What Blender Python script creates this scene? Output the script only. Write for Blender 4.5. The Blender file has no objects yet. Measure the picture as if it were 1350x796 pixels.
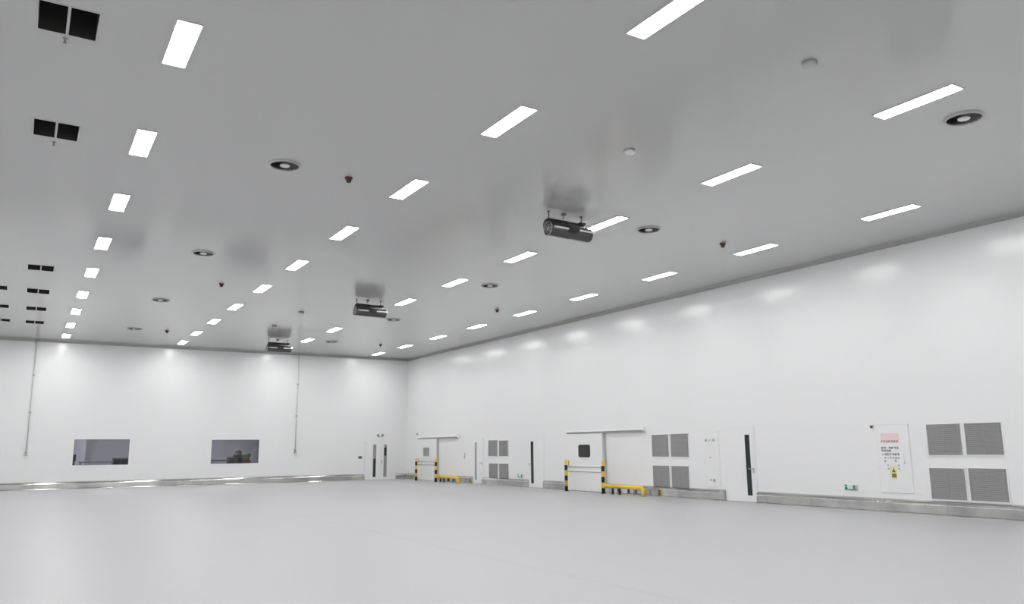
import bpy, bmesh, math, random
from mathutils import Vector, Matrix

PI = math.pi
SC = bpy.context.scene
COL = SC.collection
V = Vector

# ------------------------------------------------------------------ camera, world, exposure
H = 6.61            # ceiling height
XR = 18.34          # right wall
YB = 41.435         # back wall
XL = -6.0           # left wall
YF = -6.0           # front wall, behind the camera
EYE = 1.61
LAMP = 54.0         # radiance of the lamp diffusers

cam_d = bpy.data.cameras.new('camera')
cam = bpy.data.objects.new('camera', cam_d)
COL.objects.link(cam)
SC.camera = cam
cam_d.sensor_fit = 'HORIZONTAL'
cam_d.sensor_width = 36.0
cam_d.lens = 1047.55 / 1350 * 36.0
cam_d.clip_start = 0.05
cam_d.clip_end = 200
yaw, pitch, roll = 0.5480, 0.1821, -0.0086
fw = V((math.sin(yaw) * math.cos(pitch), math.cos(yaw) * math.cos(pitch), math.sin(pitch)))
r0 = V((math.cos(yaw), -math.sin(yaw), 0))
u0 = r0.cross(fw)
rt = r0 * math.cos(roll) + u0 * math.sin(roll)
up = u0 * math.cos(roll) - r0 * math.sin(roll)
m = Matrix((rt, up, -fw)).transposed().to_4x4()
m.translation = V((0, 0, EYE))
cam.matrix_world = m

w = bpy.data.worlds.new('world')
SC.world = w
w.use_nodes = True
w.node_tree.nodes['Background'].inputs[0].default_value = (0.9, 0.95, 1, 1)
w.node_tree.nodes['Background'].inputs[1].default_value = 0.05

SC.view_settings.view_transform = 'Standard'
SC.view_settings.look = 'None'
SC.view_settings.gamma = 1.0
SC.view_settings.exposure = 0.0
SC.view_settings.use_curve_mapping = False
try:
    SC.cycles.use_denoising = True
    SC.cycles.max_bounces = 10
    SC.cycles.diffuse_bounces = 6
    SC.cycles.sample_clamp_indirect = 8.0
except Exception:
    pass


# ------------------------------------------------------------------ materials
def mat(name, col, rough=0.5, metal=0.0, spec=0.5, bump=None, mottle=None, emit=None, coat=0.0, ior=1.5):
    mt = bpy.data.materials.new(name)
    mt.use_nodes = True
    nt = mt.node_tree
    b = nt.nodes['Principled BSDF']
    b.inputs['Base Color'].default_value = (*col, 1)
    b.inputs['Roughness'].default_value = rough
    b.inputs['Metallic'].default_value = metal
    b.inputs['Specular IOR Level'].default_value = spec
    b.inputs['Coat Weight'].default_value = coat
    b.inputs['IOR'].default_value = ior
    if emit:
        b.inputs['Emission Color'].default_value = (*emit[0], 1)
        b.inputs['Emission Strength'].default_value = emit[1]
    if mottle or bump:
        tc = nt.nodes.new('ShaderNodeTexCoord')
    if mottle:                       # (scale, amount)
        nz = nt.nodes.new('ShaderNodeTexNoise')
        nz.inputs['Scale'].default_value = mottle[0]
        nz.inputs['Detail'].default_value = 5
        nt.links.new(tc.outputs['Object'], nz.inputs['Vector'])
        rp = nt.nodes.new('ShaderNodeMapRange')
        rp.inputs['To Min'].default_value = 1 - mottle[1]
        rp.inputs['To Max'].default_value = 1 + mottle[1]
        nt.links.new(nz.outputs['Fac'], rp.inputs['Value'])
        mx = nt.nodes.new('ShaderNodeVectorMath')
        mx.operation = 'SCALE'
        mx.inputs[0].default_value = col
        nt.links.new(rp.outputs['Result'], mx.inputs['Scale'])
        nt.links.new(mx.outputs['Vector'], b.inputs['Base Color'])
    if bump:                         # (scale, strength)
        nb = nt.nodes.new('ShaderNodeTexNoise')
        nb.inputs['Scale'].default_value = bump[0]
        nt.links.new(tc.outputs['Object'], nb.inputs['Vector'])
        bp = nt.nodes.new('ShaderNodeBump')
        bp.inputs['Strength'].default_value = bump[1]
        bp.inputs['Distance'].default_value = 0.02
        nt.links.new(nb.outputs['Fac'], bp.inputs['Height'])
        nt.links.new(bp.outputs['Normal'], b.inputs['Normal'])
    return mt


def glass_mat(name, tint, refl_rough=0.03):
    mt = bpy.data.materials.new(name)
    mt.use_nodes = True
    nt = mt.node_tree
    nt.nodes.clear()
    out = nt.nodes.new('ShaderNodeOutputMaterial')
    tr = nt.nodes.new('ShaderNodeBsdfTransparent')
    tr.inputs[0].default_value = (*tint, 1)
    gl = nt.nodes.new('ShaderNodeBsdfGlossy')
    gl.inputs['Roughness'].default_value = refl_rough
    fr = nt.nodes.new('ShaderNodeFresnel')
    fr.inputs['IOR'].default_value = 1.5
    mx = nt.nodes.new('ShaderNodeMixShader')
    nt.links.new(fr.outputs[0], mx.inputs[0])
    nt.links.new(tr.outputs[0], mx.inputs[1])
    nt.links.new(gl.outputs[0], mx.inputs[2])
    nt.links.new(mx.outputs[0], out.inputs[0])
    return mt


def stripe_mat(name, pitch):
    mt = mat(name, (0.8, 0.5, 0.02), 0.4)
    nt = mt.node_tree
    b = nt.nodes['Principled BSDF']
    tc = nt.nodes.new('ShaderNodeTexCoord')
    sx = nt.nodes.new('ShaderNodeSeparateXYZ')
    nt.links.new(tc.outputs['Object'], sx.inputs[0])
    dv = nt.nodes.new('ShaderNodeMath'); dv.operation = 'DIVIDE'; dv.inputs[1].default_value = pitch * 2
    nt.links.new(sx.outputs['Z'], dv.inputs[0])
    fc = nt.nodes.new('ShaderNodeMath'); fc.operation = 'FRACT'
    nt.links.new(dv.outputs[0], fc.inputs[0])
    gt = nt.nodes.new('ShaderNodeMath'); gt.operation = 'GREATER_THAN'; gt.inputs[1].default_value = 0.5
    nt.links.new(fc.outputs[0], gt.inputs[0])
    mx = nt.nodes.new('ShaderNodeMix'); mx.data_type = 'RGBA'
    mx.inputs[6].default_value = (0.012, 0.011, 0.010, 1)
    mx.inputs[7].default_value = (0.84, 0.57, 0.06, 1)
    nt.links.new(gt.outputs[0], mx.inputs[0])
    nt.links.new(mx.outputs[2], b.inputs['Base Color'])
    return mt


M = dict(
    wall=mat('white_wall_panel', (0.82, 0.825, 0.83), 0.215, spec=0.5, bump=(0.35, 0.007)),
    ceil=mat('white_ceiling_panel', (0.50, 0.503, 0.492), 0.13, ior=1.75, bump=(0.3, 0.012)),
    white=mat('white_lacquer', (0.82, 0.825, 0.83), 0.35),
    frame=mat('lamp_frame_white', (0.75, 0.75, 0.75), 0.4),
    lamp=mat('lamp_diffuser', (0.9, 0.9, 0.9), 0.5, emit=((1.0, 0.995, 0.985), LAMP)),
    fill=mat('fill_lamp', (0.6, 0.6, 0.6), 0.5, emit=((0.95, 0.96, 1.0), 100.0)),
    steel=mat('stainless_kerb', (0.60, 0.60, 0.585), 0.13, metal=1.0, mottle=(1.0, 0.75), bump=(0.5, 0.03)),  # mottle puts patchy reflections into the steel colour
    fan=mat('grey_fan_metal', (0.10, 0.10, 0.097), 0.35, metal=0.7),
    fanlight=mat('pale_fan_metal', (0.45, 0.45, 0.44), 0.35, metal=0.8),
    dark=mat('dark_void', (0.02, 0.021, 0.018), 0.7),
    duct=mat('dark_duct', (0.035, 0.036, 0.032), 0.55),
    black=mat('black_plastic', (0.02, 0.02, 0.02), 0.4),
    blackglass=mat('black_glass', (0.018, 0.026, 0.024), 0.12),
    greyglass=mat('grey_glass', (0.33, 0.33, 0.335), 0.12),
    midgrey=mat('mid_grey', (0.28, 0.28, 0.28), 0.45),
    palegrey=mat('pale_grey', (0.50, 0.51, 0.50), 0.45),
    louver=mat('grille_grey', (0.36, 0.36, 0.36), 0.45),
    louverback=mat('grille_back', (0.22, 0.22, 0.225), 0.6),
    vane=mat('diffuser_vane', (0.20, 0.20, 0.19), 0.5),
    red=mat('dark_red', (0.10, 0.012, 0.010), 0.4),
    redbox=mat('red_plastic', (0.36, 0.13, 0.12), 0.5),
    yellow=mat('yellow_paint', (0.84, 0.57, 0.06), 0.35),
    stripe=stripe_mat('yellow_black_bands', 1.16 / 6),
    pink=mat('pink_print', (0.83, 0.64, 0.66), 0.5),
    ink=mat('grey_ink', (0.08, 0.08, 0.09), 0.6),
    paleink=mat('pale_ink', (0.28, 0.28, 0.29), 0.6),
    yellowpale=mat('pale_yellow_print', (0.74, 0.72, 0.38), 0.5),
    olive=mat('olive_print', (0.20, 0.19, 0.05), 0.5),
    green=mat('sign_green', (0.08, 0.20, 0.14), 0.4),
    signpale=mat('sign_pale_green', (0.68, 0.80, 0.74), 0.35),
    roomwall=mat('inner_room_wall', (0.46, 0.46, 0.48), 0.7),
    roompale=mat('inner_room_pale', (0.66, 0.66, 0.72), 0.7),
    machine=mat('machine_grey', (0.16, 0.14, 0.15), 0.5),
    olivebox=mat('machine_olive', (0.25, 0.235, 0.205), 0.6),
    conduit=mat('grey_conduit', (0.66, 0.67, 0.67), 0.4),
    clip=mat('conduit_clip_grey', (0.42, 0.43, 0.43), 0.4),
    shade_cove=mat('cove_shade_grey', (0.42, 0.425, 0.41), 0.4),
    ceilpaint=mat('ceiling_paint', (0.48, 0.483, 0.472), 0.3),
    darkvane=mat('dark_vane', (0.07, 0.07, 0.066), 0.5),
    glass=glass_mat('tinted_window_glass', (0.69, 0.69, 0.705)),
)

# floor: pale grey epoxy with a faint darker joint and slight mottling
FL = mat('grey_epoxy_floor', (0.455, 0.455, 0.47), 0.42, spec=0.4, mottle=(0.25, 0.02), bump=(0.5, 0.015))


# ------------------------------------------------------------------ mesh helpers
def nb():
    return bmesh.new()


def box(bm, a, b):
    x0, y0, z0 = [min(p, q) for p, q in zip(a, b)]
    x1, y1, z1 = [max(p, q) for p, q in zip(a, b)]
    v = [bm.verts.new(p) for p in ((x0, y0, z0), (x1, y0, z0), (x1, y1, z0), (x0, y1, z0),
                                   (x0, y0, z1), (x1, y0, z1), (x1, y1, z1), (x0, y1, z1))]
    for f in ((0, 3, 2, 1), (4, 5, 6, 7), (0, 1, 5, 4), (1, 2, 6, 5), (2, 3, 7, 6), (3, 0, 4, 7)):
        bm.faces.new([v[i] for i in f])
    return bm


def rbox(bm, a, b, r=0.01, seg=2):
    t = nb()
    box(t, a, b)
    bmesh.ops.bevel(t, geom=t.edges[:] + t.verts[:], offset=r, segments=seg, affect='EDGES', profile=0.5)
    me = bpy.data.meshes.new('t')
    t.to_mesh(me); t.free()
    bm.from_mesh(me)
    bpy.data.meshes.remove(me)
    return bm


def frame_of(axis):
    n = V(axis).normalized()
    h = V((0, 0, 1)) if abs(n.z) < 0.9 else V((1, 0, 0))
    u = n.cross(h).normalized()
    return n, u, n.cross(u)


def lathe(bm, org, axis, prof, seg=24):
    """prof: list of (distance along axis, radius)"""
    n, u, v = frame_of(axis)
    o = V(org)
    rings = []
    for t, r in prof:
        if r < 1e-6:
            rings.append([bm.verts.new(o + n * t)])
        else:
            rings.append([bm.verts.new(o + n * t + (u * math.cos(2 * PI * i / seg) + v * math.sin(2 * PI * i / seg)) * r)
                          for i in range(seg)])
    for A, B in zip(rings, rings[1:]):
        for i in range(seg):
            j = (i + 1) % seg
            if len(A) == 1 and len(B) == 1:
                continue
            if len(A) == 1:
                f = bm.faces.new((A[0], B[j], B[i]))
            elif len(B) == 1:
                f = bm.faces.new((A[i], A[j], B[0]))
            else:
                f = bm.faces.new((A[i], A[j], B[j], B[i]))
            f.smooth = True
    return bm


def cyl(bm, p, q, r, seg=16):
    p, q = V(p), V(q)
    L = (q - p).length
    return lathe(bm, p, q - p, [(0, 0), (0, r), (L, r), (L, 0)], seg)


def tube(bm, pts, r, seg=16):
    pts = [V(p) for p in pts]
    rings = []
    n, u, v = frame_of(pts[1] - pts[0])
    for i, p in enumerate(pts):
        if i == 0: d = pts[1] - pts[0]
        elif i == len(pts) - 1: d = pts[-1] - pts[-2]
        else: d = (pts[i + 1] - p).normalized() + (p - pts[i - 1]).normalized()
        d.normalize()
        u = (u - d * u.dot(d)).normalized()
        v = d.cross(u)
        rings.append([bm.verts.new(p + (u * math.cos(2 * PI * k / seg) + v * math.sin(2 * PI * k / seg)) * r) for k in range(seg)])
    for A, B in zip(rings, rings[1:]):
        for i in range(seg):
            j = (i + 1) % seg
            f = bm.faces.new((A[i], A[j], B[j], B[i]))
            f.smooth = True
    bm.faces.new(rings[0][::-1])
    bm.faces.new(rings[-1])
    return bm


def prism(bm, poly, to3, d0, d1):
    """poly: 2-D outline; to3(u, v, d) -> 3-D; extruded from d0 to d1"""
    a = [bm.verts.new(to3(x, y, d0)) for x, y in poly]
    b = [bm.verts.new(to3(x, y, d1)) for x, y in poly]
    n = len(poly)
    bm.faces.new(a)
    bm.faces.new(b[::-1])
    for i in range(n):
        j = (i + 1) % n
        bm.faces.new((a[i], b[i], b[j], a[j]))
    return bm


def grid_plane(bm, us, vs, to3, holes):
    us, vs = sorted(set(us)), sorted(set(vs))
    vt = {}
    def vert(i, j):
        if (i, j) not in vt:
            vt[(i, j)] = bm.verts.new(to3(us[i], vs[j]))
        return vt[(i, j)]
    for i in range(len(us) - 1):
        for j in range(len(vs) - 1):
            cu, cv = (us[i] + us[i + 1]) / 2, (vs[j] + vs[j + 1]) / 2
            if any(h[0] < cu < h[1] and h[2] < cv < h[3] for h in holes):
                continue
            bm.faces.new((vert(i, j), vert(i + 1, j), vert(i + 1, j + 1), vert(i, j + 1)))
    return bm


def obj(name, bm, material, parent=None, bevel=None):
    bmesh.ops.recalc_face_normals(bm, faces=bm.faces[:])
    me = bpy.data.meshes.new(name)
    bm.to_mesh(me)
    bm.free()
    me.materials.append(material)
    o = bpy.data.objects.new(name, me)
    COL.objects.link(o)
    if parent is not None:
        o.parent = parent
    return o


def tag(o, label, cat, group=None, kind=None):
    o['label'] = label
    o['category'] = cat
    if group: o['group'] = group
    if kind: o['kind'] = kind
    return o


def thing(name, label, cat, loc=(0, 0, 0), group=None, kind=None):
    o = bpy.data.objects.new(name, None)
    o.empty_display_size = 0.2
    COL.objects.link(o)
    o.location = loc
    return tag(o, label, cat, group, kind)


def struct(name, bm, material):
    o = obj(name, bm, material)
    o['kind'] = 'structure'
    return o


def dup(root, loc, label, group=None):
    r = root.copy(); COL.objects.link(r)
    r.location = loc
    r['label'] = label
    if group: r['group'] = group
    for ch in list(root.children):
        c = ch.copy(); COL.objects.link(c); c.parent = r
        for g in ch.children:
            d = g.copy(); COL.objects.link(d); d.parent = c
    return r


ORD = ['first', 'second', 'third', 'fourth', 'fifth', 'sixth', 'seventh', 'eighth', 'ninth', 'tenth', 'eleventh', 'twelfth']

# ------------------------------------------------------------------ positions
LAMP_X = [1.28, 6.04, 10.90, 15.77]
LAMP_Y = [6.30, 9.97, 13.74, 17.43, 21.20, 24.92, 28.67, 32.32, 36.00, 39.45]
VENT_R = (-0.26, 0.35)
VENT_L = (-1.37, -0.78)
VENTS = [(VENT_R, 9.70, 10.42), (VENT_R, 13.48, 14.20), (VENT_R, 24.62, 25.34), (VENT_R, 28.36, 29.14),
         (VENT_R, 31.98, 32.76), (VENT_R, 35.45, 36.22),
         (VENT_L, 28.28, 28.98), (VENT_L, 31.98, 32.68), (VENT_L, 35.42, 36.12)]
DIFF = [(12.09, 6.27), (12.07, 13.63), (12.05, 21.05), (12.04, 28.62), (12.03, 35.97),
        (3.58, 13.59), (3.57, 21.02), (3.58, 28.48), (3.60, 35.84)]
WIN = [(2.02, 4.36, 0.99, 2.21), (7.95, 10.30, 0.96, 2.18)]     # on the back wall

# ------------------------------------------------------------------ room shell
bm = nb()
grid_plane(bm, [XL, XR + .3], [YF, 46.5], lambda x, y: (x, y, 0.0), [])
floor = struct('floor', bm, FL)
nt = FL.node_tree
tc = nt.nodes.new('ShaderNodeTexCoord'); sx = nt.nodes.new('ShaderNodeSeparateXYZ')
nt.links.new(tc.outputs['Object'], sx.inputs[0])
nz = nt.nodes.new('ShaderNodeTexNoise'); nz.inputs['Scale'].default_value = 0.9
nt.links.new(tc.outputs['Object'], nz.inputs['Vector'])
ad = nt.nodes.new('ShaderNodeMath'); ad.operation = 'SUBTRACT'; ad.inputs[1].default_value = 6.16
nt.links.new(sx.outputs['X'], ad.inputs[0])
ab = nt.nodes.new('ShaderNodeMath'); ab.operation = 'ABSOLUTE'
nt.links.new(ad.outputs[0], ab.inputs[0])
rg = nt.nodes.new('ShaderNodeMapRange')
rg.inputs['From Min'].default_value = 0.02; rg.inputs['From Max'].default_value = 0.11
rg.inputs['To Min'].default_value = 1.0; rg.inputs['To Max'].default_value = 0.0
nt.links.new(ab.outputs[0], rg.inputs['Value'])
ml = nt.nodes.new('ShaderNodeMath'); ml.operation = 'MULTIPLY'
nt.links.new(rg.outputs['Result'], ml.inputs[0]); nt.links.new(nz.outputs['Fac'], ml.inputs[1])
m2 = nt.nodes.new('ShaderNodeMath'); m2.operation = 'MULTIPLY'; m2.inputs[1].default_value = 0.16
nt.links.new(ml.outputs[0], m2.inputs[0])
bs = nt.nodes['Principled BSDF']
src = bs.inputs['Base Color'].links[0].from_socket
mx = nt.nodes.new('ShaderNodeMix'); mx.data_type = 'RGBA'
nt.links.new(m2.outputs[0], mx.inputs[0]); nt.links.new(src, mx.inputs[6])
mx.inputs[7].default_value = (0.22, 0.22, 0.23, 1)
nt.links.new(mx.outputs[2], bs.inputs['Base Color'])

holes = [(v[0][0], v[0][1], v[1], v[2]) for v in VENTS]
us, vs = [XL, XR], [YF, YB]
for h in holes:
    us += [h[0], h[1]]; vs += [h[2], h[3]]
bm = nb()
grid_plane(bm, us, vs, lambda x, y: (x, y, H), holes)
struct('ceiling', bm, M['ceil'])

# back wall (seen at left) with the two window openings, 12 cm thick
bm = nb()
us, vs = [XL, XR], [0, H]
for a in WIN:
    us += [a[0], a[1]]; vs += [a[2], a[3]]
grid_plane(bm, us, vs, lambda x, z: (x, YB, z), WIN)
for x0, x1, z0, z1 in WIN:                        # reveals
    c0 = [(x0, z0), (x1, z0), (x1, z1), (x0, z1)]
    for i in range(4):
        (xa, za), (xb, zb) = c0[i], c0[(i + 1) % 4]
        bm.faces.new([bm.verts.new(p) for p in ((xa, YB, za), (xb, YB, zb), (xb, YB + .12, zb), (xa, YB + .12, za))])
struct('wall_back', bm, M['wall'])
bm = nb(); box(bm, (XR, YF, 0), (XR + .2, YB, H)); struct('wall_right', bm, M['wall'])
bm = nb(); box(bm, (XL - .2, YF, 0), (XL, YB, H)); struct('wall_left', bm, M['wall'])
bm = nb(); box(bm, (XL, YF - .2, 0), (XR, YF, H)); struct('wall_front', bm, M['wall'])

# grey concave strip added at the wall tops; its tone stands in for shade
def shade_cove(name, to3, s0, s1):
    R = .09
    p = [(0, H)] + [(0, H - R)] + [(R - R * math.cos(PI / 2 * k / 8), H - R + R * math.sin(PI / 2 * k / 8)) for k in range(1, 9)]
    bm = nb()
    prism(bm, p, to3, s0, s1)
    o = struct(name, bm, M['shade_cove'])
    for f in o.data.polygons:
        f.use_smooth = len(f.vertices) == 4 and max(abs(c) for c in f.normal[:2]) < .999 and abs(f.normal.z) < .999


shade_cove('shade_trim_1', lambda d, z, q: (XR - d, q, z), YF, YB)
shade_cove('shade_trim_2', lambda d, z, q: (q, YB - d, z), XL, XR)


# stainless kerb at the foot of the walls
def kerb_profile():
    p = [(0, 0.300)]
    for i in range(8):                          # rolled top edge
        a = math.radians(52) * (1 - i / 7)
        p.append((0.11 - 0.10 * (1 - math.cos(a)), 0.218 + 0.10 * math.sin(a)))
    p += [(0.11, 0.036)]
    for i in range(6):
        a = PI / 2 * i / 5
        p.append((0.125 + 0.03 * math.sin(a), 0.006 + 0.03 * math.cos(a)))
    p += [(0.155, 0.0), (0, 0)]
    p[0] = (0, p[1][1] + .028)
    return p


def kerb(name, segs, to3):
    bm = nb()
    for s0, s1 in segs:
        n = max(1, int((s1 - s0) / 1.8))
        for i in range(n):                      # sheet lengths butted together
            a, b = s0 + (s1 - s0) * i / n, s0 + (s1 - s0) * (i + 1) / n
            prism(bm, kerb_profile(), to3, a, b - (0.004 if i < n - 1 else 0))
    o = struct(name, bm, M['steel'])
    for f in o.data.polygons:
        f.use_smooth = False
    return o


kerb('baseboard_back', [(XL, 15.87), (17.69, XR - .156)], lambda d, z, s: (s, YB - d, z))
kerb('baseboard_right', [(39.82, YB), (33.72, 37.40), (28.80, 32.66), (25.92, 27.60), (17.72, 23.50), (YF, 16.44)],
     lambda d, z, s: (XR - d, s, z))

# rooms behind the windows
bm = nb()
box(bm, (-2, YB + .13, 0), (16, 46.2, 2.95))
bmesh.ops.delete(bm, geom=[f for f in bm.faces if abs(f.calc_center_median().y - (YB + .13)) < .01 or f.calc_center_median().z < .01], context='FACES_ONLY')
struct('wall_inner_room', bm, M['roomwall'])
bm = nb(); box(bm, (1.0, 45.2, 0), (2.75, 45.3, 2.9)); struct('wall_inner_partition', bm, M['roompale'])


def window(n, x0, x1, z0, z1, label):
    t = thing('window_%d' % n, label, 'window', ((x0 + x1) / 2, YB, z0), kind='structure')
    hw, hh = (x1 - x0) / 2, z1 - z0
    bm = nb()
    fw_, d0, d1 = 0.03, -0.012, 0.03
    box(bm, (-hw - .02, d0, -.02), (hw + .02, d1, fw_))
    box(bm, (-hw - .02, d0, hh - fw_), (hw + .02, d1, hh + .02))
    box(bm, (-hw - .02, d0, fw_), (-hw + fw_, d1, hh - fw_))
    box(bm, (hw - fw_, d0, fw_), (hw + .02, d1, hh - fw_))
    obj('window_frame', bm, M['white'], t)
    bm = nb()
    box(bm, (-hw + fw_, 0.006, fw_), (hw - fw_, 0.012, hh - fw_))
    obj('window_pane', bm, M['glass'], t)
    return t


window(1, *WIN[0], 'left wide tinted window in the back wall with dark cabinet behind it')
window(2, *WIN[1], 'right wide tinted window in the back wall with machine behind it')

# ------------------------------------------------------------------ lamps
ROWS = ['leftmost row', 'second row from the left', 'row with the jet fans', 'row nearest the right wall']


def make_lamp():
    t = thing('ceiling_lamp', '', 'ceiling lamp', (0, 0, H), 'ceiling lamps')
    bm = nb()
    for a, b in (((-.15, -.63, -.018), (.15, -.61, 0)), ((-.15, .61, -.018), (.15, .63, 0)),
                 ((-.15, -.61, -.018), (-.135, .61, 0)), ((.135, -.61, -.018), (.15, .61, 0))):
        box(bm, a, b)
    obj('lamp_frame', bm, M['frame'], t)
    bm = nb()
    box(bm, (-.135, -.61, -.014), (.135, .61, -.004))
    obj('lamp_diffuser', bm, M['lamp'], t)
    return t


lamp0 = make_lamp()
used = False
for r, x in enumerate(LAMP_X):
    ys = [y for y in LAMP_Y if not (r == 2 and abs(y - 28.67) < .1)]     # no lamp behind the middle fan
    n = len(ys)
    for k, y in enumerate(ys):
        if k == 0 and r in (0, 3):
            continue                     # this one lies outside the picture, added below
        lab = 'glowing rectangular ceiling lamp, %s from the back wall in the %s' % (ORD[n - 1 - k], ROWS[r])
        if not used:
            lamp0.location = (x, y, H); lamp0['label'] = lab; used = True
        else:
            dup(lamp0, (x, y, H), lab)
# the same lamps go on outside the picture, over the camera and to the left
for x in [-3.5] + LAMP_X:
    for y in ([2.6, -1.1, -4.6] + (LAMP_Y if x < 0 else LAMP_Y[:1] if x in (LAMP_X[0], LAMP_X[3]) else [])):
        dup(lamp0, (x, y, H), 'glowing rectangular ceiling lamp outside the picture', 'ceiling lamps outside the picture')


# ------------------------------------------------------------------ twin ceiling openings
def vent(xr, y0, y1, label):
    cx, cy = (xr[0] + xr[1]) / 2, (y0 + y1) / 2
    hx, hy = (xr[1] - xr[0]) / 2, (y1 - y0) / 2
    t = thing('ceiling_vent', label, 'ceiling vent', (cx, cy, H), 'twin ceiling openings')
    bm = nb()
    box(bm, (-hx, -hy, 0), (hx, hy, .42))
    bmesh.ops.delete(bm, geom=[f for f in bm.faces if f.calc_center_median().z < .01], context='FACES_ONLY')
    obj('duct', bm, M['duct'], t)
    bm = nb()
    box(bm, (-.016, -hy, -.002), (.016, hy, .12))
    obj('divider_bar', bm, M['ceilpaint'], t)
    bm = nb()
    e = .018
    box(bm, (-hx - e, -hy - e, -.006), (hx + e, -hy, .002)); box(bm, (-hx - e, hy, -.006), (hx + e, hy + e, .002))
    box(bm, (-hx - e, -hy, -.006), (-hx, hy, .002)); box(bm, (hx, -hy, -.006), (hx + e, hy, .002))
    obj('vent_frame', bm, M['ceilpaint'], t)
    return t


VL = ['nearest the camera, at the top left corner', 'second from the camera, left of the leftmost lamps',
      'fourth from the back wall, in the column beside the leftmost lamps', 'third from the back wall, in the column beside the leftmost lamps',
      'second from the back wall, in the column beside the leftmost lamps', 'closest to the back wall, beside the leftmost lamps',
      'cut off by left picture edge, third from back wall', 'cut off by left picture edge, second from back wall',
      'cut off by left picture edge, closest to back wall']
for v, l in zip(VENTS, VL):
    vent(*v, 'dark twin ceiling opening ' + l)
for y, l in ((10.53, 'nearest the camera'), (14.42, 'second from the camera')):
    bm = nb()
    lathe(bm, (0, 0, 0), (0, 0, -1), [(0, 0.03), (.01, .03), (.02, .012), (.05, .012), (.06, .022), (.07, .022), (.075, 0)], 12)
    o = obj('sprinkler_head', bm, M['midgrey']); o.location = (0.03, y, H)
    tag(o, 'tiny grey sprinkler head beside the dark twin opening ' + l, 'sprinkler', 'sprinkler heads')


# ------------------------------------------------------------------ round swirl diffusers
def make_diffuser():
    t = thing('air_diffuser', '', 'air diffuser', (0, 0, H), 'round ceiling air diffusers')
    bm = nb()                                     # low drum with a sloping lip
    lathe(bm, (0, 0, 0), (0, 0, -1), [(.0005, .285), (.012, .285), (.034, .262), (.036, .252), (.022, .245), (.0005, .245)], 40)
    obj('flange_ring', bm, M['ceilpaint'], t)
    bm = nb()  # flat disc, coloured dark for the shade of an open recess
    lathe(bm, (0, 0, 0), (0, 0, -1), [(.001, .245), (.004, .245), (.004, 0)], 36)
    obj('shade_disc', bm, M['dark'], t)
    bm = nb()
    for k in range(18):
        a = 2 * PI * k / 18
        e, n = V((math.cos(a), math.sin(a), 0)), V((-math.sin(a), math.cos(a), 0))
        q = [e * rr + n * w_ * sg + V((0, 0, -.012 - .010 * sg)) for rr, w_, sg in ((.09, .008, -1), (.09, .008, 1), (.243, .016, 1), (.243, .016, -1))]
        lo = [bm.verts.new(x) for x in q]
        hi = [bm.verts.new(x + V((0, 0, .003))) for x in q]
        bm.faces.new(lo); bm.faces.new(hi[::-1])
        for i in range(4):
            j = (i + 1) % 4
            bm.faces.new((lo[i], hi[i], hi[j], lo[j]))
    obj('swirl_vanes', bm, M['darkvane'], t)  # vane colour kept dark to stand for shade in the opening
    bm = nb()
    lathe(bm, (0, 0, 0), (0, 0, -1), [(.004, 0), (.004, .085), (.024, .09), (.032, .08), (.035, 0)], 28)
    obj('centre_disc', bm, M['white'], t)
    return t


DL = ['nearest the camera, at the far right of the picture', 'second from the camera in the right column', 'third from the camera in the right column',
      'second from the back wall in the right column', 'closest to the back wall in the right column',
      'nearest the camera in the left column', 'second from the camera in the left column', 'third from the camera in the left column',
      'closest to the back wall in the left column']
d0 = make_diffuser()
for i, ((x, y), l) in enumerate(zip(DIFF, DL)):
    l = 'round swirl air diffuser ' + l
    if i == 0:
        d0.location = (x, y, H); d0['label'] = l
    else:
        dup(d0, (x, y, H), l)

# ------------------------------------------------------------------ detectors
DET = [(4.80, 13.68, 'nearest the camera in the left column'), (4.79, 24.81, 'in the middle of the left column'), (4.85, 35.9, 'closest to the back wall in the left column'),
       (14.58, 13.73, 'nearest the camera in the right column'), (14.47, 24.75, 'in the middle of the right column'), (14.46, 35.94, 'closest to the back wall in the right column')]
dt0 = None
for x, y, l in DET:
    l = 'small dark red ceiling detector ' + l
    if dt0 is None:
        dt0 = thing('heat_detector', l, 'detector', (x, y, H), 'small dark ceiling detectors')
        bm = nb(); lathe(bm, (0, 0, 0), (0, 0, -1), [(0, .075), (.025, .075), (.04, .06), (.04, 0)], 20); obj('detector_base', bm, M['red'], dt0)
        bm = nb(); lathe(bm, (0, 0, 0), (0, 0, -1), [(.04, .05), (.075, .048), (.10, .03), (.11, 0)], 16); obj('detector_dome', bm, M['black'], dt0)
    else:
        dup(dt0, (x, y, H), l)
SMK = [(8.49, 6.29, 'nearest the camera, near the top right', 'palegrey'), (8.46, 9.96, 'second from the camera, above the near jet fan', 'white'),
       (8.38, 28.61, 'second from the back wall, above right of the far jet fan', 'palegrey'), (8.40, 32.34, 'closest to the back wall, above the far jet fan', 'midgrey')]
for x, y, l, c in SMK:
    t = thing('smoke_detector', 'flat round smoke detector ' + l, 'smoke detector', (x, y, H), 'flat round smoke detectors')
    bm = nb(); lathe(bm, (0, 0, 0), (0, 0, -1), [(0, .10), (.02, .10), (.022, .085)], 28); obj('mounting_ring', bm, M['midgrey'], t)
    bm = nb(); lathe(bm, (0, 0, 0), (0, 0, -1), [(.02, .095), (.05, .095), (.065, .075), (.07, 0)], 28); obj('detector_body', bm, M[c], t)


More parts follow.
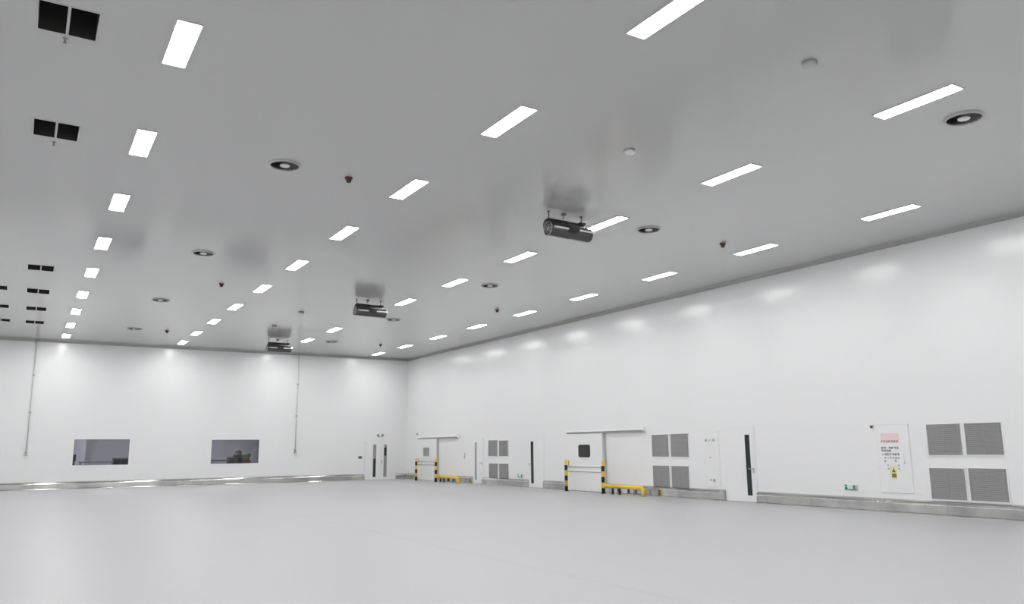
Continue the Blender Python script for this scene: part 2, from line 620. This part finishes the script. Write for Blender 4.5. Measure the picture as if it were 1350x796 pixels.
# ------------------------------------------------------------------ jet fans
def make_fan():
    t = thing('jet_fan', '', 'jet fan', (0, 0, H), 'jet fans under the ceiling')
    zc, r, hl = -0.43, 0.148, 0.54
    ax = V((1, 0.0, -0.02))
    o = V((-hl, 0, zc + .01))
    bm = nb()                                     # near tube with rolled rims
    lathe(bm, o, ax, [(.02, r - .02), (0, r - .012), (-.008, r), (.006, r + .007), (.03, r), (.50, r), (.515, r + .006), (.53, r),
                      (1.03, r), (1.055, r + .006), (1.07, r), (1.075, r - .012), (1.05, r - .02), (.02, r - .02)], 40)
    obj('fan_tube', bm, M['fan'], t)
    bm = nb(); lathe(bm, o, ax, [(.10, 0), (.10, r - .02)], 32); lathe(bm, o, ax, [(1.0, 0), (1.0, r - .02)], 32)
    obj('impeller_disc', bm, M['dark'], t)
    bm = nb()                                     # inlet guard: rings and spokes
    n, u, v = frame_of(ax)
    for rr in (r - .002, r * .62, r * .30):
        pts = [o - n * .012 + (u * math.cos(2 * PI * k / 24) + v * math.sin(2 * PI * k / 24)) * rr for k in range(25)]
        tube(bm, pts, .011 if rr > r * .9 else .006, 6)
    for k in range(8):
        d = u * math.cos(2 * PI * k / 8) + v * math.sin(2 * PI * k / 8)
        tube(bm, [o - n * .012 + d * .02, o - n * .012 + d * r], .007, 6)
    lathe(bm, o - n * .012, -n, [(0, .03), (.012, .025), (.014, 0)], 12)
    obj('inlet_guard', bm, M['fanlight'], t)
    bm = nb()                                     # upper silencer tube behind it
    o2 = V((-hl + .06, .22, -.255))
    lathe(bm, o2, ax, [(0, 0), (.004, .07), (.03, .12), (.08, .145), (.50, .145), (.515, .15), (.53, .145), (.93, .145), (.96, .13), (.965, 0)], 36)
    obj('silencer_tube', bm, M['fan'], t)
    bm = nb()                                     # pale split flange along the near tube
    rbox(bm, (-hl + .05, -r - .022, zc + .004), (hl + .03, -r + .03, zc + .046), .006)
    obj('casing_flange', bm, M['white'], t)
    bm = nb()                                     # saddles that join the two tubes
    for x in (-.33, .36):
        box(bm, (x - .02, .02, zc + .06), (x + .02, .25, zc + .10))
        box(bm, (x - .02, .04, -.40), (x + .02, .08, zc + .08))
    obj('saddle_bracket', bm, M['black'], t)
    bm = nb()
    rbox(bm, (-.12, -.185, zc - .03), (.16, -.10, zc + .06), .012)
    for x in (-.10, -.03, .05):
        cyl(bm, (x, -.16, zc - .02), (x, -.16, zc - .06), .013, 8)
    obj('control_box', bm, M['black'], t)
    bm = nb()
    rbox(bm, (.34, .05, -.20), (.50, .20, -.14), .01)
    obj('terminal_box', bm, M['black'], t)
    for x in (-.46, .40):
        bm = nb()
        cyl(bm, (x, .10, -.36), (x, .10, -.002), .011, 8)
        lathe(bm, (x, .10, 0), (0, 0, -1), [(0, .03), (.012, .03), (.02, .011)], 10)
        box(bm, (x - .03, .02, -.36), (x + .03, .14, -.33))
        obj('hanger_rod', bm, M['black'], t)
    bm = nb()                                     # ceiling outlet and its cable
    rbox(bm, (-.10, .06, -.045), (-.02, .14, 0), .008)
    obj('cable_outlet', bm, M['midgrey'], t)
    bm = nb()
    tube(bm, [(-.06, .10, -.045), (-.075, .10, -.09), (-.07, .11, -.13), (-.03, .15, -.16), (0, .2, -.17)], .008, 8)
    obj('cable', bm, M['midgrey'], t)
    return t


f0 = make_fan()
f0.location = (9.70, 13.50, H); f0['label'] = 'grey double tube jet fan nearest the camera, with visible round inlet guard'
dup(f0, (9.73, 25.15, H), 'grey double tube jet fan in the middle of the three')
dup(f0, (9.71, 36.40, H), 'grey double tube jet fan closest to the back wall')


# ------------------------------------------------------------------ conduits on the back wall
def conduit(x0, label):
    t = thing('wall_conduit', label, 'conduit', (x0, YB, 0), 'conduits on the back wall')
    bm = nb()
    tube(bm, [(0, -.05, 1.66), (0, -.05, H - .10)], .026, 10)
    obj('conduit_pipe', bm, M['conduit'], t)
    bm = nb(); rbox(bm, (-.07, -.10, H - .10), (.07, 0, H - .005), .01); obj('junction_box', bm, M['clip'], t)
    for z in (5.0, 3.36):
        bm = nb(); rbox(bm, (-.045, -.085, z - .035), (.045, 0, z + .035), .01); obj('pipe_clip', bm, M['clip'], t)
    bm = nb(); rbox(bm, (-.05, -.09, 1.56), (.05, 0, 1.66), .012); box(bm, (-.08, -.07, 1.47), (.08, 0, 1.50))
    box(bm, (-.02, -.06, 1.49), (.02, -.02, 1.57))
    obj('socket_box', bm, M['clip'], t)
    return t


conduit(0.22, 'thin grey vertical conduit left of the windows on the back wall')
conduit(12.10, 'thin grey vertical conduit right of the windows on the back wall')

# ------------------------------------------------------------------ double door in the back wall
t = thing('door_1', 'white double door with two narrow glass slits in the back wall', 'door', (16.78, YB, 0), kind='structure')
for s in (-1, 1):
    bm = nb()
    x0, x1 = (-.88, -.004) if s < 0 else (.004, .88)
    rbox(bm, (x0, -.05, .01), (x1, 0, 2.04), .006)
    lf = obj('door_leaf', bm, M['wall'], t)
    a, b = (-.43, -.25) if s < 0 else (.19, .37)
    bm = nb(); box(bm, (a, -.056, .15), (b, -.051, 1.88))
    obj('glass_slit', bm, M['midgrey'], lf)
    bm = nb()
    if s < 0:
        box(bm, (a + .03, -.060, .15), (b - .03, -.056, 1.12))
    else:
        box(bm, (a + .03, -.060, 1.28), (b - .03, -.056, 1.72))
    obj('dark_glass', bm, M['blackglass'], lf)
bm = nb(); cyl(bm, (.06, -.10, .86), (.06, -.10, 1.02), .012, 8)
for z in (.87, 1.01): cyl(bm, (.06, -.10, z), (.06, -.05, z), .01, 8)
obj('door_handle', bm, M['midgrey'], t)
bm = nb()
box(bm, (-.93, -.03, .0), (-.885, 0, 2.09)); box(bm, (.885, -.03, 0), (.93, 0, 2.09)); box(bm, (-.885, -.03, 2.045), (.885, 0, 2.09))
obj('door_frame', bm, M['wall'], t)

t = thing('emergency_light', 'small white twin spot emergency light above the double door', 'emergency light', (16.73, YB, 2.38))
bm = nb(); rbox(bm, (-.17, -.06, -.07), (.17, 0, .07), .012); obj('housing', bm, M['white'], t)
for s in (-1, 1):
    bm = nb(); lathe(bm, (s * .12, -.05, .0), (s * .15, -1, -.1), [(0, .03), (.03, .06), (.06, .075), (.062, 0)], 14); obj('lamp_head', bm, M['midgrey'], t)

t = thing('wall_switch', 'dark push button box left of the double door', 'switch', (15.63, YB, 1.20))
bm = nb(); rbox(bm, (-.10, -.05, -.06), (.10, 0, .06), .01); obj('switch_plate', bm, M['black'], t)
for s in (-1, 1):
    bm = nb(); cyl(bm, (s * .05, -.065, 0), (s * .05, -.05, 0), .025, 12); obj('button', bm, M['midgrey'], t)


# ------------------------------------------------------------------ right wall: things are built in (d, y, z), d = distance from the wall
def rb(bm, y0, y1, z0, z1, d0, d1, bev=None, oy=0):
    a, b = (-d0, y0 - oy, z0), (-d1, y1 - oy, z1)
    return rbox(bm, a, b, bev) if bev else box(bm, a, b)


def rounded(y0, y1, z0, z1, r):
    p = []
    for cy, cz, a0 in ((y1 - r, z1 - r, 0), (y0 + r, z1 - r, 90), (y0 + r, z0 + r, 180), (y1 - r, z0 + r, 270)):
        for k in range(7):
            a = math.radians(a0 + 15 * k)
            p.append((cy + r * math.cos(a), cz + r * math.sin(a)))
    return p


def sliding_door(n, ya, yb, rail_end, zt, win, bars, label, pane):
    """ya: far jamb, yb: near jamb (ya > yb); the rail runs from ya to rail_end"""
    yc = (ya + yb) / 2
    t = thing('door_%d' % n, label, 'door', (XR, yc, 0), kind='structure')
    bm = nb(); rb(bm, yb, ya, .012, zt - .06, .03, .11, .012, yc); lf = obj('sliding_leaf', bm, M['wall'], t)
    bm = nb(); rb(bm, rail_end, ya + .05, zt, zt + .065, 0, .10, .02, yc)
    rb(bm, rail_end, ya + .05, zt - .05, zt, .02, .05, None, yc)
    obj('track_hood', bm, M['white'], t)
    bm = nb(); rb(bm, rail_end, ya + .05, zt - .05, zt - .002, .04, .095, None, yc); obj('track_rail', bm, M['midgrey'], t)
    bm = nb(); rb(bm, rail_end - .05, rail_end, zt - .04, zt + .13, 0, .105, .01, yc); obj('hood_end_cap', bm, M['white'], t)
    bm = nb(); rb(bm, yb - .07, yb, .0, zt - .06, .02, .12, .01, yc); obj('shaded_edge', bm, M['palegrey'], t)  # grey strip whose colour stands in for the leaf's shaded edge
    bm = nb(); prism(bm, rounded(win[1] - .02, win[0] + .02, win[2] - .015, win[3] + .015, .09), lambda a, b, s: (-s, a - yc, b), .10, .122); wf = obj('window_gasket', bm, M['midgrey'] if pane == 'greyglass' else M['black'], lf)
    bm = nb(); prism(bm, rounded(win[1] + .03, win[0] - .03, win[2] + .03, win[3] - .03, .06), lambda a, b, s: (-s, a - yc, b), .12, .127); obj('window_pane', bm, M[pane], lf)
    for z in bars:
        bm = nb(); rb(bm, yb + .06, ya - .02, z - .012, z + .05, .11, .14, .008, yc)
        obj('crash_bar', bm, M['white'], lf)
        bm = nb(); rb(bm, yb + .06, ya - .02, z - .028, z - .012, .11, .125, None, yc)  # grey strip painted as the shadow line under each bar
        obj('bar_shade', bm, M['midgrey'], lf)
    bm = nb(); cyl(bm, (-.16, ya - .16 - yc, .93), (-.16, ya - .16 - yc, 1.12), .014, 8)
    for z in (.94, 1.11): cyl(bm, (-.16, ya - .16 - yc, z), (-.11, ya - .16 - yc, z), .01, 8)
    obj('pull_handle', bm, M['redbox'], lf)
    return t


sliding_door(2, 39.72, 37.45, 35.18, 2.19, (38.97, 38.31, 1.25, 1.68), (.82, .98),
             'far white sliding door with small grey window, by the room corner', 'greyglass')
sliding_door(3, 25.84, 23.60, 21.32, 2.19, (25.06, 24.36, 1.27, 1.71), (.74, .91),
             'near white sliding door with small dark square window', 'blackglass')


def slit_door(n, ya, yb, zt, s0, s1, z0, z1, hy, label, glass):
    yc = (ya + yb) / 2
    t = thing('door_%d' % n, label, 'door', (XR, yc, 0), kind='structure')
    bm = nb(); rb(bm, yb, ya, .012, zt, 0, .022, .005, yc); lf = obj('door_leaf', bm, M['wall'], t)
    bm = nb(); rb(bm, s1, s0, z0, z1, .015, .027, .004, yc); obj('glass_slit', bm, M[glass], lf)
    bm = nb(); rb(bm, yb - .05, yb - .004, 0, zt + .05, 0, .012, None, yc); rb(bm, ya + .004, ya + .05, 0, zt + .05, 0, .012, None, yc)
    rb(bm, yb - .004, ya + .004, zt + .004, zt + .05, 0, .012, None, yc)
    obj('door_frame', bm, M['wall'], t)
    bm = nb(); rb(bm, hy - .03, hy + .03, .84, 1.0, .022, .033, .004, yc)
    h = obj('handle_plate', bm, M['palegrey'], lf)
    bm = nb(); cyl(bm, (-.03, hy - yc, .96), (-.10, hy - yc, .96), .011, 8); cyl(bm, (-.095, hy - yc, .96), (-.095, hy - yc + (.14 if hy < yc else -.14), .96), .011, 8)
    obj('lever', bm, M['midgrey'], lf)
    bm = nb(); rb(bm, yb, ya, 0, .012, 0, .04, None, yc); obj('threshold', bm, M['midgrey'], t)
    return t


slit_door(4, 33.66, 32.72, 2.08, 33.49, 33.31, .17, 1.90, 32.80, 'white door with narrow grey glass slit, beyond the far wall grilles', 'greyglass')
slit_door(5, 28.74, 27.66, 2.08, 28.60, 28.40, .17, 1.89, 28.68, 'white door with narrow dark glass slit, between far grilles and near sliding door', 'blackglass')
slit_door(6, 17.66, 16.50, 2.14, 16.84, 16.66, .20, 1.95, 16.56, 'nearest white door with wide dark glass slit beside the pale wall hatch', 'blackglass')


# ------------------------------------------------------------------ wall grilles
def make_grille(wd, ht):
    t = thing('wall_grille', '', 'wall grille', (XR, 0, 0), 'grey wall grilles')
    hw = wd / 2
    bm = nb()
    e = .022
    box(bm, (-.022, -hw - e, -e), (0, hw + e, 0)); box(bm, (-.022, -hw - e, ht), (0, hw + e, ht + e))
    box(bm, (-.022, -hw - e, 0), (0, -hw, ht)); box(bm, (-.022, hw, 0), (0, hw + e, ht))
    obj('grille_frame', bm, M['white'], t)
    bm = nb(); box(bm, (-.006, -hw, 0), (-.001, hw, ht)); obj('backing_panel', bm, M['louverback'], t)
    bm = nb()
    n = 26
    for i in range(n):
        z = (i + .5) * ht / n
        vs_ = [(-.020, z - .011), (-.017, z - .012), (-.006, z + .004), (-.009, z + .005)]
        prism(bm, vs_, lambda a, b, s: (a, s, b), -hw, hw)
    for y in (-hw + .07, 0, hw - .07):
        box(bm, (-.0205, y - .004, 0), (-.008, y + .004, ht))
    obj('louver_slats', bm, M['louver'], t)
    return t


G = [  # far y, near y, z0, z1, label
    (11.20, 10.39, 1.37, 2.08, 'upper left grey wall grille of the group nearest the camera'),
    (10.30, 9.485, 1.38, 2.08, 'upper right grey wall grille of the group nearest the camera'),
    (11.23, 10.40, .365, 1.07, 'lower left grey wall grille of the group nearest the camera'),
    (10.315, 9.49, .37, 1.08, 'lower right grey wall grille of the group nearest the camera'),
    (20.97, 20.15, 1.295, 2.02, 'upper left grey wall grille of the group beside near guard rail'),
    (20.05, 19.22, 1.295, 2.03, 'upper right grey wall grille of the group beside near guard rail'),
    (20.97, 20.16, .31, 1.00, 'lower left grey wall grille of the group beside near guard rail'),
    (20.06, 19.25, .315, 1.00, 'lower right grey wall grille of the group beside near guard rail'),
    (32.21, 31.39, 1.27, 1.98, 'upper left grey wall grille of the far group by the sliding door'),
    (31.26, 30.46, 1.27, 1.96, 'upper right grey wall grille of the far group by the sliding door'),
    (32.17, 31.35, .30, .95, 'lower left grey wall grille of the far group by the sliding door'),
    (31.25, 30.43, .30, .95, 'lower right grey wall grille of the far group by the sliding door'),
]
g0 = make_grille(.82, .71)
for i, (ya, yb, z0, z1, l) in enumerate(G):
    loc = (XR, (ya + yb) / 2, z0)
    if i == 0:
        g = g0; g.location = loc; g['label'] = l
    else:
        g = dup(g0, loc, l)
    g.scale = (1, (ya - yb) / .82, (z1 - z0) / .71)


# ------------------------------------------------------------------ bollards and guard rails
def make_bollard():
    t = thing('bollard', '', 'bollard', (0, 0, 0), 'striped bollards')
    bm = nb(); lathe(bm, (0, 0, 0), (0, 0, 1), [(.012, 0), (.012, .062), (1.135, .062), (1.152, .05), (1.158, .025), (1.16, 0)], 28)
    obj('post', bm, M['stripe'], t)
    bm = nb(); lathe(bm, (0, 0, 0), (0, 0, 1), [(0, 0), (0, .095), (.012, .095), (.012, 0)], 24)
    for k in range(4):
        a = PI / 4 + k * PI / 2
        cyl(bm, (.078 * math.cos(a), .078 * math.sin(a), .012), (.078 * math.cos(a), .078 * math.sin(a), .022), .009, 8)
    obj('base_plate', bm, M['black'], t)
    return t


XB = 17.87
b0 = make_bollard()
for i, (y, l) in enumerate(((25.42, 'left yellow and black bollard at the near sliding door'), (23.14, 'right yellow and black bollard at the near sliding door'),
                            (39.10, 'left yellow and black bollard at the far sliding door'), (36.75, 'right yellow and black bollard at the far sliding door'))):
    if i == 0:
        b0.location = (XB, y, 0); b0['label'] = l
    else:
        dup(b0, (XB, y, 0), l)


def guard(y0, y1, label):
    """y0: end at the bollard, y1: free end with the bent leg"""
    t = thing('guard_rail', label, 'guard rail', (XB, y1, 0), 'low yellow guard rails')
    L = y0 - y1
    z, r = .27, .068
    bm = nb()
    pts = [(0, L, z), (0, .14, z)]
    for k in range(1, 9):
        a = PI / 2 * k / 8
        pts.append((0, .14 - .14 * math.sin(a), z - .14 + .14 * math.cos(a)))
    pts.append((0, 0, .012))
    tube(bm, pts, r, 20)
    obj('rail_tube', bm, M['yellow'], t)
    bm = nb(); box(bm, (-.09, -.09, 0), (.09, .09, .012)); obj('base_plate', bm, M['midgrey'], t)
    bm = nb(); lathe(bm, (0, L + .004, z), (0, -1, 0), [(0, 0), (0, .085), (.02, .085), (.02, .0)], 20); obj('end_flange', bm, M['yellow'], t)
    for d in (.46, .86):
        bm = nb(); cyl(bm, (0, L - d, 0.008), (0, L - d, z - .03), .038, 14); box(bm, (-.06, L - d - .06, 0), (.06, L - d + .06, .008)); obj('support_leg', bm, M['black'], t)
    bm = nb(); cyl(bm, (.0, L * .24, 0), (.0, L * .24, z - .03), .018, 10); obj('support_leg', bm, M['midgrey'], t)
    return t


guard(23.07, 20.96, 'low yellow pipe guard rail right of the near sliding door')
guard(36.68, 34.36, 'low yellow pipe guard rail right of the far sliding door')


# ------------------------------------------------------------------ exit signs (flat boxes near the floor)
def exit_sign(y, z, wd, ht, label):
    t = thing('exit_sign', label, 'exit sign', (XR, y, z), 'green exit signs')
    hw = wd / 2
    bm = nb(); rbox(bm, (-.03, -hw, 0), (0, hw, ht), .006); obj('sign_panel', bm, M['signpale'], t)
    bm = nb()                                     # running person at the left (far) end, arrow bar to the right
    q = lambda a, b, c, d: box(bm, (-.034, hw - b * wd, c * ht), (-.028, hw - a * wd, d * ht))
    q(.02, .22, .70, .96)
    prism(bm, [(.10, .66), (.24, .50), (.26, .08), (.14, .10), (.06, .04), (.02, .30)], lambda a, b, s: (s, hw - a * wd, b * ht), -.034, -.028)
    q(.30, .98, .04, .22)
    q(.66, .84, .22, .90)
    obj('green_symbol', bm, M['green'], t)
    bm = nb(); box(bm, (-.034, hw - .99 * wd, .18 * ht), (-.028, hw - .85 * wd, .86 * ht)); obj('arrow_symbol', bm, M['palegrey'], t)
    return t


exit_sign(13.37, .475, .38, .15, 'small green exit sign low on the wall left of the notice board')
exit_sign(29.45, .375, .46, .15, 'small green exit sign low on the wall beside the far grilles')

# ------------------------------------------------------------------ pale hatch cabinet with small fittings
t = thing('wall_cabinet', 'flush white wall cabinet with small grey fittings left of nearest slit door', 'cabinet', (XR, 18.2, 0))
bm = nb(); rb(bm, 17.92, 18.50, .40, 2.09, 0, .02, .004, 18.2); cb = obj('cabinet_door', bm, M['wall'], t)
bm = nb(); rb(bm, 17.89, 17.915, .38, 2.11, 0, .014, None, 18.2); rb(bm, 18.505, 18.53, .38, 2.11, 0, .014, None, 18.2)
rb(bm, 17.915, 18.505, 2.095, 2.11, 0, .014, None, 18.2); rb(bm, 17.915, 18.505, .38, .395, 0, .014, None, 18.2)
obj('cabinet_frame', bm, M['wall'], t)
for y, k in ((18.43, 0), (18.27, 1), (18.11, 2)):
    bm = nb(); lathe(bm, (-.02, y - 18.2, 1.81), (-1, 0, 0), [(0, 0), (0, .05 if k != 1 else .032), (.02, .045 if k != 1 else .028), (.022, 0)], 14)
    obj('gauge', bm, M['palegrey'], cb)
bm = nb(); rb(bm, 18.23, 18.31, 1.26, 1.30, .02, .03, .004, 18.2); obj('latch', bm, M['palegrey'], cb)
bm = nb(); lathe(bm, (-.02, 18.16 - 18.2, .60), (-1, 0, 0), [(0, 0), (0, .045), (.025, .04), (.03, 0)], 14); obj('socket', bm, M['palegrey'], cb)
bm = nb(); lathe(bm, (-.02, 18.30 - 18.2, .60), (-1, 0, 0), [(0, 0), (0, .03), (.015, .028), (.018, 0)], 12); obj('socket', bm, M['palegrey'], cb)

# ------------------------------------------------------------------ notice door with printed rows
rnd = random.Random(5)
t = thing('notice_board', 'white wall panel with pink headed notice and yellow warning label', 'notice', (XR, 12.08, 0))
def nb_(bm, y0, y1, z0, z1, d0, d1, bev=None): return rb(bm, y0, y1, z0, z1, d0 + .002, d1 + .002, bev, 12.08)
bm = nb(); nb_(bm, 11.66, 12.52, .46, 2.11, 0, .018, .008); pn = obj('panel', bm, M['wall'], t)
bm = nb(); nb_(bm, 11.62, 12.56, 2.115, 2.13, 0, .014); obj('top_trim', bm, M['white'], t)
bm = nb(); nb_(bm, 11.92, 12.40, 1.66, 1.90, .018, .020); obj('pink_header', bm, M['pink'], pn)


def glyph(bm, yc, zc, s):
    """a small block of strokes, unreadable at this distance"""
    h = s / 2
    def st(a0, a1, b0, b1): nb_(bm, yc - h + a0 * s, yc - h + a1 * s, zc - h + b0 * s, zc - h + b1 * s, .0195, .0225)
    st(.02, .98, .80, .94)
    st(.08, .92, .42, .54)
    if rnd.random() < .6: st(.02, .98, .04, .16)
    st(.42, .56, .05, .95)
    if rnd.random() < .6: st(.04, .16, .1, .85)
    if rnd.random() < .5: st(.84, .96, .1, .85)


PITCH = .068
def row(name, z, pat, mt, s=.056, y0=12.385):
    bm = nb()
    for i, c in enumerate(pat):
        if c != ' ': glyph(bm, y0 - i * PITCH, z, s if c == '#' else s * .6)
    obj(name, bm, M[mt], pn)


row('header_text', 1.70, '#######', 'ink', .052)
row('text_row', 1.545, '## ####', 'ink')
row('text_row', 1.475, '####', 'ink')
row('text_row', 1.385, '.######', 'ink', .054)
row('text_row', 1.300, ' #.####', 'paleink', .050)
bm = nb(); glyph(bm, 12.34, 1.22, .05); glyph(bm, 12.06, 1.23, .05)
for y, z in ((12.27, 1.12), (11.985, 1.12), (12.27, 1.04), (11.985, 1.04)): glyph(bm, y, z, .042)
obj('small_marks', bm, M['paleink'], pn)
bm = nb(); nb_(bm, 12.06, 12.23, .79, 1.10, .018, .020); yl = obj('warning_label', bm, M['yellowpale'], pn)
bm = nb()
prism(bm, [(12.19, .955), (12.08, .955), (12.135, 1.055)], lambda a, b, s: (s, a - 12.08, b), -.0205, -.0225)
obj('warning_triangle', bm, M['olive'], pn)
bm = nb(); nb_(bm, 12.075, 12.19, .83, .925, .0205, .0225); obj('warning_caption', bm, M['olive'], pn)
bm = nb(); lathe(bm, (-.018, 11.83 - 12.08, 1.18), (-1, 0, 0), [(0, 0), (0, .018), (.015, .016), (.016, 0)], 12)
nb_(bm, 11.828, 11.836, 1.20, 1.38, .018, .021)
obj('panel_latch', bm, M['palegrey'], pn)


# ------------------------------------------------------------------ small devices on the right wall
def camera_dome(y, z, label):
    t = thing('wall_sensor', label, 'sensor', (XR, y, z), 'small dark wall sensors')
    bm = nb(); rbox(bm, (-.03, -.035, -.035), (0, .035, .035), .006); obj('sensor_base', bm, M['palegrey'], t)
    bm = nb(); lathe(bm, (-.03, 0, 0), (-1, 0, -.3), [(0, 0), (0, .03), (.03, .026), (.045, 0)], 12); obj('sensor_eye', bm, M['black'], t)


camera_dome(12.63, 2.07, 'small dark wall sensor at the upper left of the notice panel')
camera_dome(39.98, 2.42, 'small dark wall sensor above the far sliding door')
t = thing('wall_switch', 'thin grey switch on the wall above the far guard rail', 'switch', (XR, 34.55, 1.28))
bm = nb(); rbox(bm, (-.02, -.03, -.14), (0, .03, .14), .005); obj('switch_plate', bm, M['palegrey'], t)
bm = nb(); rbox(bm, (-.03, -.018, -.10), (-.02, .018, -.02), .003); obj('rocker', bm, M['midgrey'], t)
t = thing('push_button_box', 'small dark button box on the wall behind the far left bollard', 'switch', (XR, 39.80, 1.28))
bm = nb(); rbox(bm, (-.04, -.05, -.09), (0, .05, .09), .008); obj('box_body', bm, M['midgrey'], t)
bm = nb(); cyl(bm, (-.055, 0, .03), (-.04, 0, .03), .025, 12); obj('button', bm, M['black'], t)

# ------------------------------------------------------------------ things in the rooms behind the windows
t = thing('storage_cabinet', 'dark cabinet behind the left window, at its lower right', 'cabinet', (4.05, 42.4, 0))
bm = nb(); rbox(bm, (-.27, 0, .08), (.40, .5, 1.32), .01); obj('cabinet_body', bm, M['machine'], t)
bm = nb(); box(bm, (-.25, -.02, .10), (.06, -.002, 1.28)); box(bm, (.075, -.02, .10), (.38, -.002, 1.28)); obj('cabinet_door', bm, M['dark'], t)
bm = nb(); box(bm, (-.24, .03, 0), (.37, .47, .08)); obj('plinth', bm, M['dark'], t)
t = thing('floor_stand', 'dark upright stand behind the left window, at its lower left', 'stand', (2.12, 41.95, 0))
bm = nb(); cyl(bm, (0, 0, .03), (0, 0, 1.2), .05, 12); obj('stand_post', bm, M['machine'], t)
bm = nb(); rbox(bm, (-.08, -.05, 1.2), (.08, .05, 1.5), .02); obj('stand_head', bm, M['black'], t)
bm = nb(); lathe(bm, (0, 0, 0), (0, 0, 1), [(0, 0), (0, .2), (.03, .18), (.03, 0)], 16); obj('stand_foot', bm, M['black'], t)
t = thing('work_table', 'low grey table behind the left window', 'table', (3.2, 44.0, 0))
bm = nb(); box(bm, (-.75, -.3, 1.10), (.75, .3, 1.16)); obj('table_top', bm, M['midgrey'], t)
for sx_ in (-.7, .7):
    for sy_ in (-.25, .25):
        bm = nb(); box(bm, (sx_ - .03, sy_ - .03, 0), (sx_ + .03, sy_ + .03, 1.10)); obj('leg', bm, M['midgrey'], t)
t = thing('work_table', 'low dark table behind the right window, at its lower left', 'table', (8.62, 43.75, 0))
bm = nb(); box(bm, (-.75, -.3, 1.08), (.75, .3, 1.16)); obj('table_top', bm, M['machine'], t)
for sx_ in (-.7, .7):
    for sy_ in (-.25, .25):
        bm = nb(); box(bm, (sx_ - .03, sy_ - .03, 0), (sx_ + .03, sy_ + .03, 1.08)); obj('leg', bm, M['machine'], t)
t = thing('packing_machine', 'dark machine with olive housing and red base behind the right window', 'machine', (9.7, 42.7, 0))
bm = nb(); rbox(bm, (.06, 0, .0), (.50, .6, 1.13), .02); obj('machine_base', bm, M['redbox'], t)
bm = nb(); rbox(bm, (.06, .02, 1.13), (.44, .5, 1.42), .03); obj('machine_housing', bm, M['olivebox'], t)
bm = nb()
rbox(bm, (-.62, .05, .0), (-.34, .4, 1.32), .05); rbox(bm, (-.34, .0, .0), (-.10, .4, 1.46), .08); rbox(bm, (-.22, .1, 1.2), (.06, .4, 1.58), .10)
tube(bm, [(-.30, .2, 1.3), (-.20, .2, 1.56), (-.06, .2, 1.62), (.06, .2, 1.50)], .05, 10)
obj('machine_arm', bm, M['machine'], t)
bm = nb(); rbox(bm, (-.10, -.02, .0), (.06, .1, 1.25), .02); obj('machine_slot', bm, M['dark'], t)
bm = nb(); rbox(bm, (.38, .0, 1.30), (.50, .4, 1.47), .03); obj('machine_head', bm, M['machine'], t)
# unseen lamps added to brighten the room behind the windows
for x, l in ((3.9, 'left'), (9.2, 'right')):
    t = thing('room_fill_lamp', 'unseen fill lamp added in the room behind the %s window' % l, 'ceiling lamp', (x, 43.6, 2.95), 'added fill lamps behind the windows')
    bm = nb(); box(bm, (-.62, -.16, -.04), (.62, .16, -.001)); obj('lamp_housing', bm, M['palegrey'], t)
    bm = nb(); box(bm, (-.6, -.14, -.05), (.6, .14, -.041)); obj('lamp_diffuser', bm, M['fill'], t)

bpy.context.view_layer.update()
